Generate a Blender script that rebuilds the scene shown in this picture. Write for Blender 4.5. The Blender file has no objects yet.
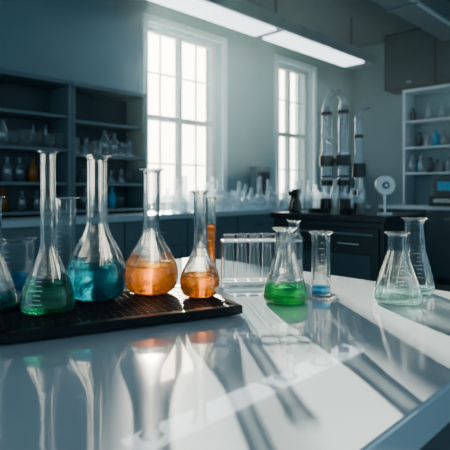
import bpy, bmesh, math, random
from mathutils import Vector, Matrix
random.seed(7)
TH=math.radians(44.4)
F=(math.cos(TH),math.sin(TH)); R=(math.sin(TH),-math.cos(TH))
def W(u,d): return (d*F[0]+u*R[0], d*F[1]+u*R[1])
TOP=0.90; CEIL=3.09; YW=3.57; XW=6.30
# ---------------- materials
def mat(name,col,rough=.5,metal=0,coat=0,emit=None,es=0,noise=0.0,nscale=8,spec=.5,cior=1.5):
    m=bpy.data.materials.new(name); m.use_nodes=True
    n=m.node_tree.nodes; l=m.node_tree.links; b=n['Principled BSDF']
    b.inputs['Base Color'].default_value=(*col,1); b.inputs['Roughness'].default_value=rough
    b.inputs['Metallic'].default_value=metal; b.inputs['Coat Weight'].default_value=coat
    b.inputs['Coat Roughness'].default_value=.01; b.inputs['Coat IOR'].default_value=cior; b.inputs['Specular IOR Level'].default_value=spec
    if emit: b.inputs['Emission Color'].default_value=(*emit,1); b.inputs['Emission Strength'].default_value=es
    if noise:
        t=n.new('ShaderNodeTexNoise'); t.inputs['Scale'].default_value=nscale; t.inputs['Detail'].default_value=5
        r=n.new('ShaderNodeValToRGB')
        r.color_ramp.elements[0].position=.3; r.color_ramp.elements[1].position=.7
        r.color_ramp.elements[0].color=(*[c*(1-noise) for c in col],1); r.color_ramp.elements[1].color=(*[min(1,c*(1+noise)) for c in col],1)
        tc=n.new('ShaderNodeTexCoord'); l.new(tc.outputs['Object'],t.inputs['Vector'])
        l.new(t.outputs['Fac'],r.inputs['Fac']); l.new(r.outputs['Color'],b.inputs['Base Color'])
    return m
def hero_glass(name):
    m=bpy.data.materials.new(name); m.use_nodes=True
    n=m.node_tree.nodes; l=m.node_tree.links; n.clear()
    o=n.new('ShaderNodeOutputMaterial'); lw=n.new('ShaderNodeLayerWeight'); lw.inputs['Blend'].default_value=.5
    mr=n.new('ShaderNodeMapRange'); mr.inputs['From Min'].default_value=.05; mr.inputs['From Max'].default_value=.55
    mr.inputs['To Min'].default_value=.25; mr.inputs['To Max'].default_value=1
    tr=n.new('ShaderNodeBsdfTransparent'); tr.inputs['Color'].default_value=(.98,.995,.995,1)
    g=n.new('ShaderNodeBsdfGlass'); g.inputs['IOR'].default_value=1.5; g.inputs['Roughness'].default_value=0; g.inputs['Color'].default_value=(.98,.998,1,1)
    mx=n.new('ShaderNodeMixShader')
    l.new(lw.outputs['Facing'],mr.inputs['Value']); l.new(mr.outputs[0],mx.inputs['Fac']); l.new(tr.outputs[0],mx.inputs[1]); l.new(g.outputs[0],mx.inputs[2])
    l.new(mx.outputs[0],o.inputs['Surface']); return m
def thin_glass(name,face=(.96,.985,.985),edge=(.22,.32,.35),refl=.9,base=.05,rough=.02,milk=0):
    m=bpy.data.materials.new(name); m.use_nodes=True
    n=m.node_tree.nodes; l=m.node_tree.links; n.clear()
    o=n.new('ShaderNodeOutputMaterial'); lw=n.new('ShaderNodeLayerWeight'); lw.inputs['Blend'].default_value=.5
    cr=n.new('ShaderNodeValToRGB'); e=cr.color_ramp.elements
    e[0].position=0.35; e[0].color=(*face,1); e[1].position=1; e[1].color=(*edge,1)
    k=e.new(.78); k.color=(*[a*.62+b*.38 for a,b in zip(face,edge)],1)
    tr=n.new('ShaderNodeBsdfTransparent'); gl=n.new('ShaderNodeBsdfGlossy'); gl.inputs['Roughness'].default_value=rough
    gl.inputs['Color'].default_value=(.95,.98,1,1)
    p=n.new('ShaderNodeMath'); p.operation='POWER'; p.inputs[1].default_value=3.0
    q=n.new('ShaderNodeMath'); q.operation='MULTIPLY_ADD'; q.inputs[1].default_value=refl; q.inputs[2].default_value=base; q.use_clamp=True
    mx=n.new('ShaderNodeMixShader')
    l.new(lw.outputs['Facing'],cr.inputs['Fac']); l.new(cr.outputs['Color'],tr.inputs['Color'])
    l.new(lw.outputs['Facing'],p.inputs[0]); l.new(p.outputs[0],q.inputs[0]); l.new(q.outputs[0],mx.inputs['Fac'])
    l.new(tr.outputs[0],mx.inputs[1]); l.new(gl.outputs[0],mx.inputs[2])
    out=mx
    if milk:
        d=n.new('ShaderNodeBsdfTranslucent'); d.inputs['Color'].default_value=(.85,.93,.97,1)
        d2=n.new('ShaderNodeBsdfDiffuse'); d2.inputs['Color'].default_value=(.75,.86,.9,1)
        a=n.new('ShaderNodeMixShader'); l.new(d.outputs[0],a.inputs[1]); l.new(d2.outputs[0],a.inputs[2])
        b=n.new('ShaderNodeMixShader'); b.inputs['Fac'].default_value=milk
        l.new(mx.outputs[0],b.inputs[1]); l.new(a.outputs[0],b.inputs[2]); out=b
    l.new(out.outputs[0],o.inputs['Surface']); return m
def liquid(name,col,glow=.03,tr=.15,gcol=None):
    m=bpy.data.materials.new(name); m.use_nodes=True
    n=m.node_tree.nodes; l=m.node_tree.links; n.clear()
    o=n.new('ShaderNodeOutputMaterial')
    g=n.new('ShaderNodeBsdfGlass'); g.inputs['IOR'].default_value=1.33; g.inputs['Roughness'].default_value=0.0
    g.inputs['Color'].default_value=(*col,1)
    t=n.new('ShaderNodeBsdfTransparent'); t.inputs['Color'].default_value=(*col,1)
    s=n.new('ShaderNodeBsdfTranslucent'); s.inputs['Color'].default_value=(*(gcol or col),1)
    a=n.new('ShaderNodeMixShader'); a.inputs['Fac'].default_value=tr
    b=n.new('ShaderNodeMixShader'); b.inputs['Fac'].default_value=glow
    l.new(g.outputs[0],a.inputs[1]); l.new(t.outputs[0],a.inputs[2])
    l.new(a.outputs[0],b.inputs[1]); l.new(s.outputs[0],b.inputs[2]); l.new(b.outputs[0],o.inputs['Surface'])
    return m
M=dict(
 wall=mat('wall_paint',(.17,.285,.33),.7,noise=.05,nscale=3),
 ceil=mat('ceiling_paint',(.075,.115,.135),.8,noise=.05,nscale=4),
 floor=mat('floor_vinyl',(.10,.14,.16),.3,noise=.15,nscale=5),
 table=mat('white_laminate',(.48,.61,.69),.10,coat=1,noise=.03,nscale=6,cior=1.9),
 tbody=mat('bench_body',(.035,.07,.09),.45,noise=.1),
 black=mat('black_plastic',(.006,.008,.010),.32,noise=.2,nscale=40),
 trayb=mat('black_tray_plastic',(.005,.007,.009),.42,noise=.2,nscale=40,spec=.22),
 blackm=mat('black_enamel',(.010,.015,.018),.35,noise=.15,nscale=12),
 cab=mat('cabinet_teal',(.025,.052,.065),.45,noise=.1),
 cab2=mat('cabinet_grey',(.115,.18,.21),.4,noise=.08),
 trim=mat('white_trim',(.52,.65,.71),.4,noise=.05),
 frame=mat('window_paint',(.50,.49,.45),.5,noise=.05),
 metal=mat('steel',(.45,.48,.50),.25,metal=1,noise=.05),
 lamp=mat('lamp_diffuser',(.9,.95,1),.4,emit=(.85,.95,1),es=3.2,noise=.01),
 amber=mat('amber_glass',(.30,.10,.015),.15,noise=.1),
 bluep=mat('blue_reagent',(.02,.30,.50),.2,noise=.1),
 white=mat('white_plastic',(.75,.82,.85),.35,noise=.04),
 mark=mat('white_marking',(.8,.87,.9),.5,noise=.02),
 glass=hero_glass('lab_glass'),
 rglass=thin_glass('rack_glass',(.95,.98,.98),(.35,.45,.48),.9,.07),
 aglass=thin_glass('apparatus_glass',(.93,.97,.98),(.18,.27,.30),.9,.10,.02,milk=.015),
 pane=thin_glass('window_glass',(.97,.98,.98),(.6,.7,.7),.6,.02),
 bglass=thin_glass('shelf_glass',(.84,.91,.94),(.22,.34,.38),.9,.16,.06,milk=.15),
 teal=liquid('teal_solution',(.0,.52,.62),.05,.15,(0,.65,.78)),
 orange=liquid('orange_solution',(.74,.36,.0),.03,.15,(.85,.45,.0)),
 green=liquid('green_solution',(.02,.56,.20),.05,.15,(.05,.7,.25)),
 green2=liquid('green_tinted_solution',(.12,.64,.48),.04,.3),
 clear=liquid('pale_solution',(.74,.94,.90),.03,.4),
 blue=liquid('pale_blue_solution',(.20,.68,.92),.04,.4),
)
# ---------------- mesh builder
class B:
    def __init__(s): s.bm=bmesh.new(); s.m=[]
    def mi(s,k):
        if k not in s.m: s.m.append(k)
        return s.m.index(k)
    def box(s,k,x0,x1,y0,y1,z0,z1,T=None):
        i=s.mi(k); v=[s.bm.verts.new(p) for p in [(x0,y0,z0),(x1,y0,z0),(x1,y1,z0),(x0,y1,z0),(x0,y0,z1),(x1,y0,z1),(x1,y1,z1),(x0,y1,z1)]]
        if T:
            for q in v: q.co=T@q.co
        for f in [(0,3,2,1),(4,5,6,7),(0,1,5,4),(1,2,6,5),(2,3,7,6),(3,0,4,7)]:
            fc=s.bm.faces.new([v[a] for a in f]); fc.material_index=i
    def lathe(s,k,prof,n=48,c=(0,0,0),smooth=True):
        i=s.mi(k); rings=[]
        for r,z in prof:
            if r<1e-6: rings.append([s.bm.verts.new((c[0],c[1],c[2]+z))])
            else: rings.append([s.bm.verts.new((c[0]+r*math.cos(2*math.pi*j/n),c[1]+r*math.sin(2*math.pi*j/n),c[2]+z)) for j in range(n)])
        for a,b in zip(rings,rings[1:]):
            for j in range(n):
                j2=(j+1)%n
                if len(a)==1 and len(b)==1: continue
                if len(a)==1: vs=[a[0],b[j2],b[j]]
                elif len(b)==1: vs=[a[j],a[j2],b[0]]
                else: vs=[a[j],a[j2],b[j2],b[j]]
                f=s.bm.faces.new(vs); f.material_index=i; f.smooth=smooth
    def cyl(s,k,r,z0,z1,c=(0,0),n=24,r2=None):
        r2=r if r2 is None else r2
        s.lathe(k,[(0,z0),(r,z0)],n,(c[0],c[1],0),False); s.lathe(k,[(r,z0),(r2,z1)],n,(c[0],c[1],0)); s.lathe(k,[(r2,z1),(0,z1)],n,(c[0],c[1],0),False)
    def torus(s,k,R_,r,z,c=(0,0),n=48,m=8):
        s.lathe(k,[(R_+r*math.cos(2*math.pi*j/m),z+r*math.sin(2*math.pi*j/m)) for j in range(m+1)],n,(c[0],c[1],0))
    def tube(s,k,pts,r,n=14):
        i=s.mi(k); pts=[Vector(p) for p in pts]; rings=[]; up=None
        for a,p in enumerate(pts):
            t=(pts[min(a+1,len(pts)-1)]-pts[max(a-1,0)]).normalized()
            if up is None: up=t.orthogonal().normalized()
            up=(up-t*up.dot(t)).normalized(); sd=t.cross(up)
            rings.append([s.bm.verts.new(p+(up*math.cos(2*math.pi*j/n)+sd*math.sin(2*math.pi*j/n))*r) for j in range(n)])
        for a,b in zip(rings,rings[1:]):
            for j in range(n):
                f=s.bm.faces.new([a[j],a[(j+1)%n],b[(j+1)%n],b[j]]); f.material_index=i; f.smooth=True
        for g in (rings[0][::-1],rings[-1]):
            f=s.bm.faces.new(g); f.material_index=i
    def arc(s,k,rf,z,h,a0,a1,n=10,off=.0004):
        i=s.mi(k); A=[]
        for j in range(n+1):
            a=a0+(a1-a0)*j/n
            A.append([s.bm.verts.new(((rf(zz)+off)*math.cos(a),(rf(zz)+off)*math.sin(a),zz)) for zz in (z,z+h)])
        for p,q in zip(A,A[1:]):
            f=s.bm.faces.new([p[0],q[0],q[1],p[1]]); f.material_index=i
    def done(s,name,loc=(0,0,0),rz=0,bevel=0):
        me=bpy.data.meshes.new(name); s.bm.normal_update(); s.bm.to_mesh(me); s.bm.free()
        for k in s.m: me.materials.append(M[k])
        o=bpy.data.objects.new(name,me); bpy.context.collection.objects.link(o)
        o.location=loc; o.rotation_euler[2]=rz
        if bevel:
            b=o.modifiers.new('bevel','BEVEL'); b.width=bevel; b.segments=2; b.limit_method='ANGLE'; b.angle_limit=math.radians(50)
        return o
def smoothp(pts,n=7):
    out=[]; P=[pts[0]]+pts+[pts[-1]]
    for i in range(1,len(P)-2):
        p0,p1,p2,p3=P[i-1],P[i],P[i+1],P[i+2]
        for j in range(n):
            t=j/n; q=[]
            for a in (0,1):
                q.append(.5*((2*p1[a])+(-p0[a]+p2[a])*t+(2*p0[a]-5*p1[a]+4*p2[a]-p3[a])*t*t+(-p0[a]+3*p1[a]-3*p2[a]+p3[a])*t**3))
            out.append((max(q[0],.0005),q[1]))
    out.append(pts[-1]); return out
def rfun(prof):
    def f(z):
        for a,b in zip(prof,prof[1:]):
            if a[1]<=z<=b[1] and b[1]>a[1]:
                t=(z-a[1])/(b[1]-a[1]); return a[0]+(b[0]-a[0])*t
        return prof[-1][0]
    return f
WALL=.0015
def vessel(b,side,lip=.0012,liq=None,level=0,glass='glass',n=64,marks=0,mz=(0,0),ma=None):
    """side: control points (r,z) of the wall from foot to rim"""
    s=smoothp(side); f=rfun(s); ztop=s[-1][1]
    outer=[(0,.0010),(s[0][0]*.8,.0004)]+s
    rim=[(s[-1][0]+.0006,ztop+.0008),(s[-1][0]+.0002,ztop+.0018),(s[-1][0]-WALL*.6,ztop+.0020),(s[-1][0]-WALL,ztop+.0008)]
    inner=[(max(.0004,r-WALL),z) for r,z in s if z>.0035][::-1]
    zi=.0028; inner+=[(f(.0035)*.86,zi),(0,zi)]
    b.lathe(glass,outer+rim+inner,n)
    if liq:
        k=14; z0=.0031; e=WALL+.00025
        pr=[(0,z0),(f(.0035)*.84,z0)]+[(f(z0+.002+(level-z0-.002)*j/k)-e,z0+.002+(level-z0-.002)*j/k) for j in range(k+1)]
        rl=pr[-1][0]; pr+=[(rl*.97,level-.0008),(rl*.6,level-.0012),(0,level-.0012)]
        b.lathe(liq,pr,n)
    if marks:
        for j in range(marks):
            z=mz[0]+(mz[1]-mz[0])*j/(marks-1); w=.42 if j%3==0 else .22
            b.arc('mark',f,z,.0006,ma-w,ma+w*.3)
    return f
FACE=math.radians(224.4)   # side of a vessel that faces the near end of the bench
# ---------------- room shell
b=B(); b.box('floor',-2.5,XW,-3.5,YW,-.05,0); b.done('floor')
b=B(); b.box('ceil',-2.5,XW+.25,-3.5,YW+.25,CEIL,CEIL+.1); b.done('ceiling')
WINS=[(2.65,3.60),(4.52,5.25)]; WZ=(.93,2.60)
b=B()
for a,c in [(-2.5,2.65),(3.60,4.52),(5.25,XW+.25)]: b.box('wall',a,c,YW,YW+.25,0,CEIL)
for a,c in WINS:
    b.box('wall',a,c,YW,YW+.25,0,WZ[0]); b.box('wall',a,c,YW,YW+.25,WZ[1],CEIL)
b.done('wall_north')
b=B(); b.box('wall',XW,XW+.25,-3.5,YW,0,CEIL); b.done('wall_east')
for i,(a,c) in enumerate(WINS):
    b=B(); y0,y1=YW+.10,YW+.16; z0,z1=WZ; t=.04
    b.box('frame',a,a+t,y0,y1,z0,z1); b.box('frame',c-t,c,y0,y1,z0,z1)
    b.box('frame',a+t,c-t,y0,y1,z0,z0+t); b.box('frame',a+t,c-t,y0,y1,z1-t,z1)
    mx=(a+c)/2; b.box('frame',mx-.024,mx+.024,y0,y1,z0+t,z1-t)
    for p,q in [(a+t,mx-.024),(mx+.024,c-t)]:
        b.box('frame',p,q,y0,y1,1.74,1.79)
        for z in (1.33,2.18): b.box('frame',p,q,y0+.02,y1-.02,z,z+.014)
        m2=(p+q)/2
        b.box('frame',m2-.006,m2+.006,y0+.02,y1-.02,z0+t,1.74); b.box('frame',m2-.006,m2+.006,y0+.02,y1-.02,1.79,z1-t)
    b.box('trim',a-.06,a,YW-.02,YW-.001,z0-.02,z1+.06); b.box('trim',c,c+.06,YW-.02,YW-.001,z0-.02,z1+.06)
    b.box('trim',a,c,YW-.02,YW-.001,z1,z1+.06)
    b.box('trim',a,c,YW-.03,YW+.10,z0-.02,z0+.001)
    i_=b.mi('pane'); v=[b.bm.verts.new(p) for p in [(a,y0+.03,z0),(c,y0+.03,z0),(c,y0+.03,z1),(a,y0+.03,z1)]]; b.bm.faces.new(v).material_index=i_
    b.done('window_%d'%(i+1))
b=B(); b.box('trim',XW-.02,XW-.001,-3.5,-2.3,0.001,.1); b.done('baseboard_east')
# ---------------- counters along the window wall
def base_cab(name,x0,x1,y0,y1,face,col='cab2',top='trim',step=.55):
    b=B(); b.box(col,x0+.02,x1-.02,y0+.03,y1,.08,.86); b.box('blackm',x0+.05,x1-.05,y0+.06,y1,0.001,.08)
    b.box(top,x0,x1,y0,y1,.86,.90)
    if face=='y':
        n=max(1,int((x1-x0)/step)); w=(x1-x0-.04)/n
        for j in range(n):
            a=x0+.02+w*j+.008; c=a+w-.016
            b.box(col,a,c,y0+.012,y0+.03,.66,.845); b.box(col,a,c,y0+.012,y0+.03,.10,.645)
            b.box('metal',(a+c)/2-.07,(a+c)/2+.07,y0-.006,y0+.006,.755,.767)
            b.box('metal',c-.06,c-.048,y0-.006,y0+.006,.45,.60)
    else:
        n=max(1,int((y1-y0)/step)); w=(y1-y0-.04)/n
        for j in range(n):
            a=y0+.02+w*j+.008; c=a+w-.016
            b.box(col,x0+.012,x0+.03,a,c,.66,.845); b.box(col,x0+.012,x0+.03,a,c,.10,.645)
            b.box('metal',x0-.006,x0+.006,(a+c)/2-.07,(a+c)/2+.07,.755,.767)
    return b.done(name)
base_cab('base_cabinet_run',.2,5.62,2.97,YW-.035,'y')
base_cab('dark_base_cabinet_run',5.70,XW-.03,-2.2,2.9,'x',col='cab',top='trim')
def bg_item(b,c,kind,s=1.0):
    x,y,z=c; g='bglass'
    if kind=='beaker': pr=[(0,0),(.04,0),(.04,.10),(.043,.105)]
    elif kind=='flask': pr=[(0,0),(.045,0),(.047,.012),(.018,.085),(.017,.12),(.021,.125)]
    elif kind=='cyl': pr=[(0,0),(.03,0),(.03,.008),(.013,.012),(.013,.19),(.017,.195)]
    elif kind=='bottle': pr=[(0,0),(.035,0),(.036,.11),(.014,.135),(.014,.155),(.017,.156),(.017,.175),(0,.175)]
    else: pr=[(0,0),(.03,.005),(.045,.045),(.03,.08),(.012,.10),(.012,.2),(.015,.203)]
    if kind=='amber': g='amber'; pr=[(0,0),(.035,0),(.036,.10),(.014,.13),(.014,.155),(.018,.156),(.018,.175),(0,.175)]
    if kind=='bluebottle': g='bluep'; pr=[(0,0),(.035,0),(.036,.11),(.014,.135),(.014,.155),(.017,.156),(.017,.175),(0,.175)]
    if kind=='dark': g='cab'; pr=[(0,0),(.035,0),(.036,.11),(.014,.135),(.014,.155),(.017,.156),(.017,.175),(0,.175)]
    b.lathe(g,[(r*s,q*s) for r,q in pr],14,(x,y,z+.001))
def bg_row(b,x0,x1,y0,y1,z,step,kinds,smin=.8,smax=1.1,axis='x',skip=None):
    t=x0 if axis=='x' else y0; e=x1 if axis=='x' else y1
    while t<e:
        s=random.uniform(smin,smax)
        if not(skip and any(p<t<q for p,q in skip)):
            if axis=='x': bg_item(b,(t,random.uniform(y0,y1),z),random.choice(kinds),s)
            else: bg_item(b,(random.uniform(x0,x1),t,z),random.choice(kinds),s)
        t+=step*random.uniform(.9,1.25)
def shelving(name,x0,x1,y0,y1,z0,z1,levels,face='y',ups=(),col='cab',trimk='cab2'):
    b=B(); t=.025
    if face=='y':
        b.box(col,x0,x1,y1-.015,y1,z0,z1)
        for x in [x0]+list(ups)+[x1-t]: b.box(trimk,x,x+t,y0,y1-.015,z0,z1)
        for z in levels: b.box(trimk,x0+t,x1-t,y0+.015,y1-.015,z,z+.02)
        b.box(trimk,x0,x1,y0-.01,y1,z1,z1+.03)
    else:
        b.box(col,x1-.015,x1,y0,y1,z0,z1)
        for y in [y0]+list(ups)+[y1-t]: b.box(trimk,x0,x1-.015,y,y+t,z0,z1)
        for z in levels: b.box(trimk,x0+.015,x1-.015,y0+t,y1-t,z,z+.02)
        b.box(trimk,x0-.01,x1,y0,y1,z1,z1+.03)
    return b.done(name)
shelving('glassware_shelving',.35,1.745,3.25,YW-.035,.901,1.84,(.92,1.12,1.36,1.60),ups=(1.05,))
shelving('glassware_shelving',1.76,2.42,3.27,YW-.035,.901,1.84,(.92,1.12,1.33,1.58),ups=())
K=['beaker','flask','beaker','bottle','cyl']
b=B()
for x0,x1 in ((1.12,1.70),(.42,1.00),(1.82,2.36)):
    zz=1.38 if x0<1.5 else 1.35
    bg_row(b,x0,x1,3.30,3.33,zz,.075,K[:4],.9,1.2); bg_row(b,x0+.03,x1,3.42,3.45,zz,.085,K,.85,1.1)
bg_row(b,1.82,2.36,3.36,3.42,1.14,.08,K,.8,1.0)
b.done('shelf_glassware')
b=B(); bg_row(b,1.12,1.70,3.33,3.42,1.14,.085,['amber','bottle','beaker','bluebottle','bottle'],.9,1.1)
bg_row(b,1.12,1.70,3.33,3.42,.94,.10,['amber','bottle'],.8,.95)
bg_row(b,1.82,2.36,3.35,3.42,.94,.10,['bottle','beaker','bluebottle'],.8,1.0); b.done('reagent_bottles')
b=B()
for yy,st in ((3.03,.085),(3.15,.095),(3.27,.10)):
    bg_row(b,2.55,5.5,yy,yy+.03,.90,st,['beaker','flask','bottle','round','cyl','beaker'],1.0,1.6,skip=[(3.0,3.4),(3.88,4.32)] if yy>3.2 else None)
b.done('counter_glassware')
b=B(); b.box('blackm',-.13,.13,-.1,.1,0,.05); b.box('cab2',-.12,.12,0,.09,.05,.44); b.box('cab',-.10,.10,-.012,0,.10,.38); b.cyl('metal',.02,.05,.30,(0,-.06),16)
b.done('water_still',(4.10,3.43,.901))
b=B(); b.box('white',-.12,.12,-.08,.08,0,.16); b.box('trim',-.13,.13,-.09,.09,.16,.175); b.box('cab2',-.05,.05,-.085,-.08,.05,.11)
b.done('storage_box',(3.2,3.40,.901))
# ---------------- east wall
b=B(); b.box('blackm',5.95,XW-.01,-2.2,2.95,2.36,CEIL-.012)
for j in range(8):
    y=-2.1+j*.63; b.box('cab',5.935,5.95,y+.01,y+.61,2.38,CEIL-.05); b.box('metal',5.925,5.935,y+.28,y+.34,2.42,2.43)
b.done('upper_cabinet_run')
shelving('open_glassware_shelving',5.98,XW-.03,-2.2,2.72,.901,2.31,(1.28,1.60,1.93),'x',ups=(-1.1,.05,1.22),col='wall',trimk='trim')
b=B()
KE=['beaker','flask','cyl','bottle','round','bluebottle','dark']
for z in (1.30,1.62): bg_row(b,6.05,6.08,.15,2.65,z,.10,KE,.95,1.3,'y'); bg_row(b,6.17,6.19,.15,2.65,z,.12,KE,.9,1.2,'y')
bg_row(b,6.06,6.16,.15,2.65,1.95,.14,['beaker','bottle','flask','dark'],.9,1.2,'y')
b.done('shelf_glassware')
b=B(); bg_row(b,5.76,5.80,-.5,1.75,.90,.13,['bluebottle','bottle','cyl','bluebottle','flask'],1.1,1.6,'y'); b.done('reagent_bottles')
# ---------------- ceiling lamps
def lamp(x0,x1,y0,y1,z):
    b=B(); b.box('cab2',x0,x1,y0,y1,z+.02,z+.14); x=x0+.04
    while x<x1-.2:
        b.box('lamp',x,min(x+1.50,x1-.04),y0+.03,y1-.03,z+.002,z+.021); x+=1.62
    for x in (x0+.3,(x0+x1)/2,x1-.3): b.cyl('metal',.012,z+.14,CEIL-.001,(x,(y0+y1)/2),10)
    b.done('linear_ceiling_lamp')
lamp(2.0,5.4,2.78,3.10,2.55)
lamp(-2.0,1.1,-.9,-.6,2.62)  # extra lamp out of view, added to brighten the room
b=B(); b.box('cab2',-1.0,XW-.4,1.95,2.2,2.84,CEIL-.002); b.box('trim',-1.0,XW-.4,1.93,1.95,2.84,2.87)
for x in (.5,2.5,4.5): b.box('metal',x,x+.04,1.92,2.22,2.83,2.84)
b.done('ceiling_duct')
# ---------------- black equipment island with still
b=B(); X0,X1,Y0,Y1=1.815,2.20,.898,1.477
b.box('blackm',X0+.015,X1-.01,Y0+.015,Y1-.01,.05,.955); b.box('black',X0,X1,Y0,Y1,.955,.98)
for px in (X0+.05,X1-.05):
    for py in (Y0+.05,Y1-.05): b.cyl('black',.02,0.001,.05,(px,py),12)
w=(Y1-Y0-.05)/2
for j in range(2):
    a=Y0+.025+w*j+.006; c=a+w-.012
    b.box('black',X0+.003,X0+.015,a,c,.50,.93); b.box('black',X0+.003,X0+.015,a,c,.08,.49)
    b.box('cab2',X0-.001,X0+.003,a+.02,c-.02,.90,.908)
    b.box('metal',X0-.012,X0-.004,(a+c)/2-.05,(a+c)/2+.05,.86,.868)
    b.box('cab',X0-.001,X0+.003,a+.03,c-.03,.56,.82)
b.box('cab',X0+.06,X1-.05,Y0+.003,Y0+.015,.12,.90)
b.done('black_equipment_cabinet',bevel=.004)
def column(b,x,y,z0,z1,r):
    b.lathe('aglass',[(0,z0),(r*.9,z0),(r,z0+.006),(r,z1-.01),(r*.8,z1)],32,(x,y,0))
b=B()
col=[(0,.045),(0,-.045)]
b.box('black',-.07,.07,-.10,.10,0,.02)
for (x,y) in col:
    b.cyl('black',.032,.02,.065,(x,y)); column(b,x,y,.065,.50,.023)
    b.tube('aglass',[(x+.010*math.cos(a*.7),y+.010*math.sin(a*.7),.285+a*.0022) for a in range(70)],.0022,8)
    b.cyl('black',.028,.125,.15,(x,y)); b.cyl('black',.027,.165,.172,(x,y)); b.cyl('black',.034,.215,.265,(x,y)); b.cyl('metal',.026,.265,.277,(x,y)); b.cyl('black',.026,.455,.468,(x,y))
b.box('black',-.012,.012,-.045,.045,.232,.25)
pts=[(0,.045*math.cos(math.pi*j/16),.505+.052*math.sin(math.pi*j/16)) for j in range(17)]
b.tube('aglass',[(0,.045,.47)]+pts+[(0,-.045,.47)],.014)
b.tube('aglass',[(0,.045,.34),(0,.0,.31),(0,-.045,.28)],.007)
b.tube('metal',[(.04,0,.02),(.04,0,.44)],.005)
b.done('distillation_apparatus',(1.98,1.225,.981))
b=B(); b.cyl('black',.032,0,.012,(0,0)); b.cyl('black',.022,.012,.05,(0,0)); column(b,0,0,.05,.43,.017)
b.tube('aglass',[(.008*math.cos(a*.7),.008*math.sin(a*.7),.225+a*.0016) for a in range(64)],.002,8)
b.cyl('black',.028,.16,.22,(0,0)); b.cyl('black',.022,.085,.10,(0,0)); b.cyl('black',.020,.33,.345,(0,0))
b.tube('aglass',[(0,0,.41),(0,-.005,.435),(0,-.02,.45),(0,-.05,.455)],.006)
b.done('glass_condenser_column',(1.93,1.075,.981))
for i,(y,h) in enumerate(((1.385,.11),(1.44,.10))):
    b=B(); b.lathe('black',[(0,0),(.022,0),(.025,.01),(.020,.05),(.014,.06),(.014,.075),(.024,.085),(.024,h),(0,h)],24); b.done('black_valve_knob',(1.90+.05*i,y,.981))
for (x,y) in ((1.87,1.335),(1.86,1.29),(1.86,1.15),(1.87,1.03)):
    b=B(); b.lathe('bglass',[(0,0),(.018,0),(.018,.10),(.008,.125),(.008,.15)],24); b.torus('bglass',.008,.002,.15); b.done('wash_bottle',(x,y,.981))
b=B(); b.cyl('white',.03,0,.01); b.cyl('metal',.006,.01,.09); 
T=Matrix.Translation((0,0,.125))@Matrix.Rotation(math.radians(45),4,'Z')@Matrix.Rotation(math.radians(90),4,'Y')
n0=len(b.bm.verts); b.cyl('white',.040,-.012,.012,n=32); b.cyl('cab2',.016,-.015,-.0121,n=32); b.cyl('metal',.006,-.018,-.015,n=16)
b.bm.verts.ensure_lookup_table()
for v in b.bm.verts[n0:]: v.co=T@v.co
b.done('dial_gauge',(1.95,.965,.981))
b=B(); b.box('blackm',-.15,.15,-.17,.17,0,.12); b.box('cab',-.10,.12,-.14,.14,.12,.34); b.box('bluep',-.104,-.10,-.09,.09,.18,.28); b.box('metal',-.155,-.15,-.12,.12,.04,.08)
b.done('analytical_balance',(5.82,2.1,.901),bevel=.006)
# ---------------- main bench
b=B(); b.box('table',-1.2,.93,.174,1.02,.862,TOP)
b.box('tbody',-1.15,.88,.215,.98,.08,.862); b.box('black',-1.1,.84,.26,.94,0.001,.08)
for j in range(3):
    a=-1.12+j*.66; b.box('cab',a,a+.64,.20,.215,.12,.66); b.box('cab',a,a+.64,.20,.215,.68,.84); b.box('metal',a+.25,a+.39,.19,.20,.77,.78)
b.done('laboratory_bench',bevel=.003)
# ---------------- tray
ang=math.radians(26.5); L=.34; WD=.185; TZ=.0145
ux,uy=math.cos(ang),math.sin(ang)
rc=(.0266,.723); lc=(rc[0]-L*ux,rc[1]-L*uy)
ox,oy=W(*lc); ex,ey=W(*rc); rz=math.atan2(ey-oy,ex-ox)
b=B(); k='trayb'
b.box(k,0,L,0,.012,.003,TZ+.0012); b.box(k,0,L,WD-.012,WD,.003,TZ+.0012); b.box(k,0,.012,.012,WD-.012,.003,TZ+.0012); b.box(k,L-.012,L,.012,WD-.012,.003,TZ+.0012)
b.box(k,.012,L-.012,.012,WD-.012,.004,.007)
for j in range(15):
    y=.018+j*(WD-.036)/14; b.box(k,.012,L-.012,y-.0022,y+.0022,.007,TZ)
for j in range(27):
    x=.018+j*(L-.036)/26; b.box(k,x-.0016,x+.0016,.012,WD-.012,.007,TZ-.0006)
for fx in (.02,L-.02):
    for fy in (.02,WD-.02): b.cyl(k,.008,0,.004,(fx,fy),16)
for fx in (-.004,L-.002): b.box(k,fx,fx+.006,.05,WD-.05,.005,.010)
b.done('black_drying_tray',(ox,oy,TOP+.0005),rz,bevel=.0015)
TT=TOP+TZ+.001
def put(b,name,u,d,z): x,y=W(u,d); return b.done(name,(x,y,z))
b=B(); vessel(b,[(.026,.001),(.038,.008),(.0445,.022),(.0457,.036),(.043,.056),(.035,.076),(.024,.096),(.0175,.112),(.0158,.128),(.0152,.17),(.0152,.212),(.0162,.219),(.0200,.223)],.0016,'teal',.052,marks=2,mz=(.15,.156),ma=FACE)
put(b,'round_flask_with_teal_solution',-.200,.765,TT)
b=B(); vessel(b,[(.025,.001),(.037,.007),(.0435,.020),(.0445,.033),(.041,.050),(.032,.068),(.021,.086),(.0155,.100),(.0138,.118),(.0135,.16),(.0135,.193),(.0150,.200),(.0205,.204)],.0016,'orange',.047)
put(b,'round_flask_with_orange_solution',-.122,.812,TT)
b=B(); vessel(b,[(.018,.001),(.027,.006),(.0315,.017),(.032,.027),(.029,.040),(.021,.056),(.014,.070),(.0108,.082),(.0102,.12),(.0102,.160),(.0115,.166),(.014,.168)],.0014,'orange',.036)
put(b,'round_flask_with_orange_solution',-.040,.783,TT)
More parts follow.
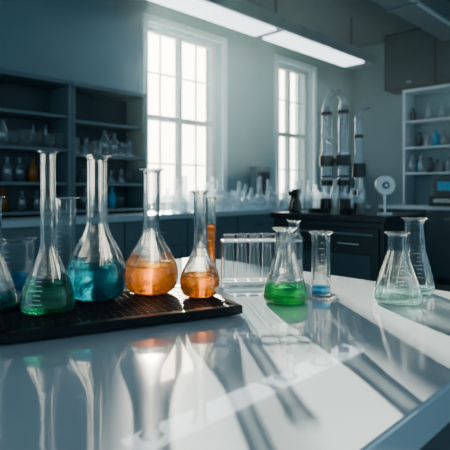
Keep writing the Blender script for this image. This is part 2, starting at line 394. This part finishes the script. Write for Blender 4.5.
b=B(); vessel(b,[(.033,.001),(.0365,.004),(.0370,.012),(.034,.030),(.026,.052),(.016,.074),(.0115,.088),(.0105,.104),(.0102,.16),(.0102,.218),(.012,.222),(.0145,.224)],.0015,'green2',.040,marks=7,mz=(.016,.052),ma=FACE)
put(b,'conical_flask_with_green_solution',-.250,.692,TT)
b=B(); vessel(b,[(.030,.001),(.034,.005),(.034,.020),(.028,.050),(.018,.078),(.0125,.095),(.0120,.13),(.0120,.168),(.0135,.172),(.016,.174)],.0015,'teal',.034)
put(b,'conical_flask_with_teal_solution',-.332,.70,TOP+.001)
def gcyl(name,u,d,r,h,liq=None,lev=0,marks=12):
    b=B(); b.cyl('glass',r*1.7,0,.004,n=6); 
    n0=len(b.bm.verts); vessel(b,[(r*.95,.001),(r,.004),(r,h*.5),(r,h-.006),(r*1.25,h)],.0013,liq,lev,marks=marks,mz=(h*.2,h*.85),ma=FACE)
    b.bm.verts.ensure_lookup_table()
    for v in b.bm.verts[n0:]: v.co.z+=.0042
    put(b,name,u,d,TOP+.0005)
gcyl('graduated_cylinder',-.318,.97,.022,.165)
gcyl('graduated_cylinder_with_amber_solution',-.0285,1.0,.0105,.165,'orange',.11,8)
b=B(); vessel(b,[(.030,.001),(.033,.004),(.033,.05),(.033,.09),(.036,.095)],.0014,'blue',.03,marks=6,mz=(.03,.075),ma=FACE); put(b,'glass_beaker',-.385,.90,TOP+.0005)
# test tube rack
b=B(); Lr=.150; dp=.034
for z in (.012,.088):
    b.box('white',-Lr/2,Lr/2,-dp/2,-dp/2+.003,z,z+.003); b.box('white',-Lr/2,Lr/2,dp/2-.003,dp/2,z,z+.003)
    for j in range(7): 
        x=-Lr/2+.001+j*(Lr-.006)/6; b.box('white',x,x+.003,-dp/2+.003,dp/2-.003,z,z+.003)
for x in (-Lr/2,Lr/2-.004):
    b.box('rglass',x,x+.004,-dp/2,dp/2,0,.012); b.box('rglass',x,x+.004,-dp/2,dp/2,.016,.088)
b.box('rglass',-Lr/2+.004,Lr/2-.004,-dp/2,dp/2,.002,.0045)
for j in range(6):
    x=-Lr/2+.0145+j*(Lr-.029)/5; r=.0095
    b.lathe('rglass',[(0,.005),(r*.5,.0062),(r*.87,.0095),(r,.0145),(r,.100),(r*1.12,.102)],28,(x,0,0)); b.torus('rglass',r*1.12,.0008,.102,(x,0),28)
x,y=W(.068,.93); b.done('test_tube_rack',(x,y,TOP+.0005),math.radians(-45.6+6))
def erl(name,u,d,r,h,neck,liq,lev,marks=5,rz=0):
    b=B(); vessel(b,[(r*.90,.001),(r*.985,.004),(r,.010),(r*.93,h*.22),(r*.74,h*.42),(r*.55,h*.60),(neck*1.05,h*.74),(neck,h*.84),(neck,h*.955),(neck*1.15,h*.985),(neck*1.32,h)],.0016,liq,lev,marks=marks,mz=(h*.25,h*.55),ma=FACE)
    put(b,name,u,d,TOP+.0005)
erl('erlenmeyer_flask_with_green_solution',.0995,.812,.0365,.121,.0155,'green',.026)
erl('erlenmeyer_flask',.284,.808,.0385,.114,.0150,'clear',.014,7)
erl('erlenmeyer_flask',.340,.880,.034,.134,.0165,'clear',.010,7)
gcyl('measuring_cylinder',.1665,.85,.0165,.107,'blue',.014,8)
b=B(); vessel(b,[(.016,.001),(.018,.004),(.018,.05),(.018,.085),(.012,.098),(.0115,.118),(.014,.122)],.0013); put(b,'glass_bottle',.141,1.00,TOP+.0005)
# ---------------- lights
sun_dir=Vector((math.cos(TH)+R[0]*-.153, math.sin(TH)+R[1]*-.153, .285)).normalized()
sl=bpy.data.lights.new('sun','SUN'); sl.energy=42; sl.color=(1,.87,.70); sl.angle=math.radians(.8)
so=bpy.data.objects.new('sun',sl); bpy.context.collection.objects.link(so); so.rotation_euler=sun_dir.to_track_quat('Z','Y').to_euler(); so.location=(4,8,4)
w=bpy.data.worlds.new('sky'); bpy.context.scene.world=w; w.use_nodes=True
n=w.node_tree.nodes; l=w.node_tree.links; n.clear()
o=n.new('ShaderNodeOutputWorld'); bg=n.new('ShaderNodeBackground'); tc=n.new('ShaderNodeTexCoord')
dt=n.new('ShaderNodeVectorMath'); dt.operation='DOT_PRODUCT'; dt.inputs[1].default_value=sun_dir
cr=n.new('ShaderNodeValToRGB'); mr=n.new('ShaderNodeMapRange'); mr.inputs['From Min'].default_value=-1
e=cr.color_ramp.elements; e[0].position=.45; e[0].color=(.021,.040,.050,1); e[1].position=1; e[1].color=(1,.84,.60,1)
k=e.new(.72); k.color=(.066,.115,.140,1); k=e.new(.93); k.color=(.40,.52,.57,1)
bg.inputs['Strength'].default_value=15.5
l.new(tc.outputs['Generated'],dt.inputs[0]); l.new(dt.outputs['Value'],mr.inputs['Value']); l.new(mr.outputs[0],cr.inputs['Fac'])
l.new(cr.outputs[0],bg.inputs['Color']); l.new(bg.outputs[0],o.inputs[0])
# haze volume in the upper room, added to make the glow around the windows
hm=bpy.data.materials.new('glow_haze'); hm.use_nodes=True; n=hm.node_tree.nodes; l=hm.node_tree.links; n.clear()
o=n.new('ShaderNodeOutputMaterial'); vs=n.new('ShaderNodeVolumeScatter'); vs.inputs['Density'].default_value=.0042; vs.inputs['Anisotropy'].default_value=.78; vs.inputs['Color'].default_value=(.55,.84,1,1)
l.new(vs.outputs[0],o.inputs['Volume']); M['haze']=hm
b=B(); b.box('haze',.1,5.90,-3.0,3.24,1.16,CEIL-.003); b.done('room_air')
# ---------------- camera
cd=bpy.data.cameras.new('camera'); cd.sensor_width=36; cd.lens=39.2; cd.shift_y=-35/450
cd.dof.use_dof=True; cd.dof.focus_distance=.78; cd.dof.aperture_fstop=9.0; cd.clip_start=.02
co=bpy.data.objects.new('camera',cd); bpy.context.collection.objects.link(co)
co.location=(0,0,TOP+.186); co.rotation_euler=(math.radians(90),0,TH-math.radians(90))
bpy.context.scene.camera=co
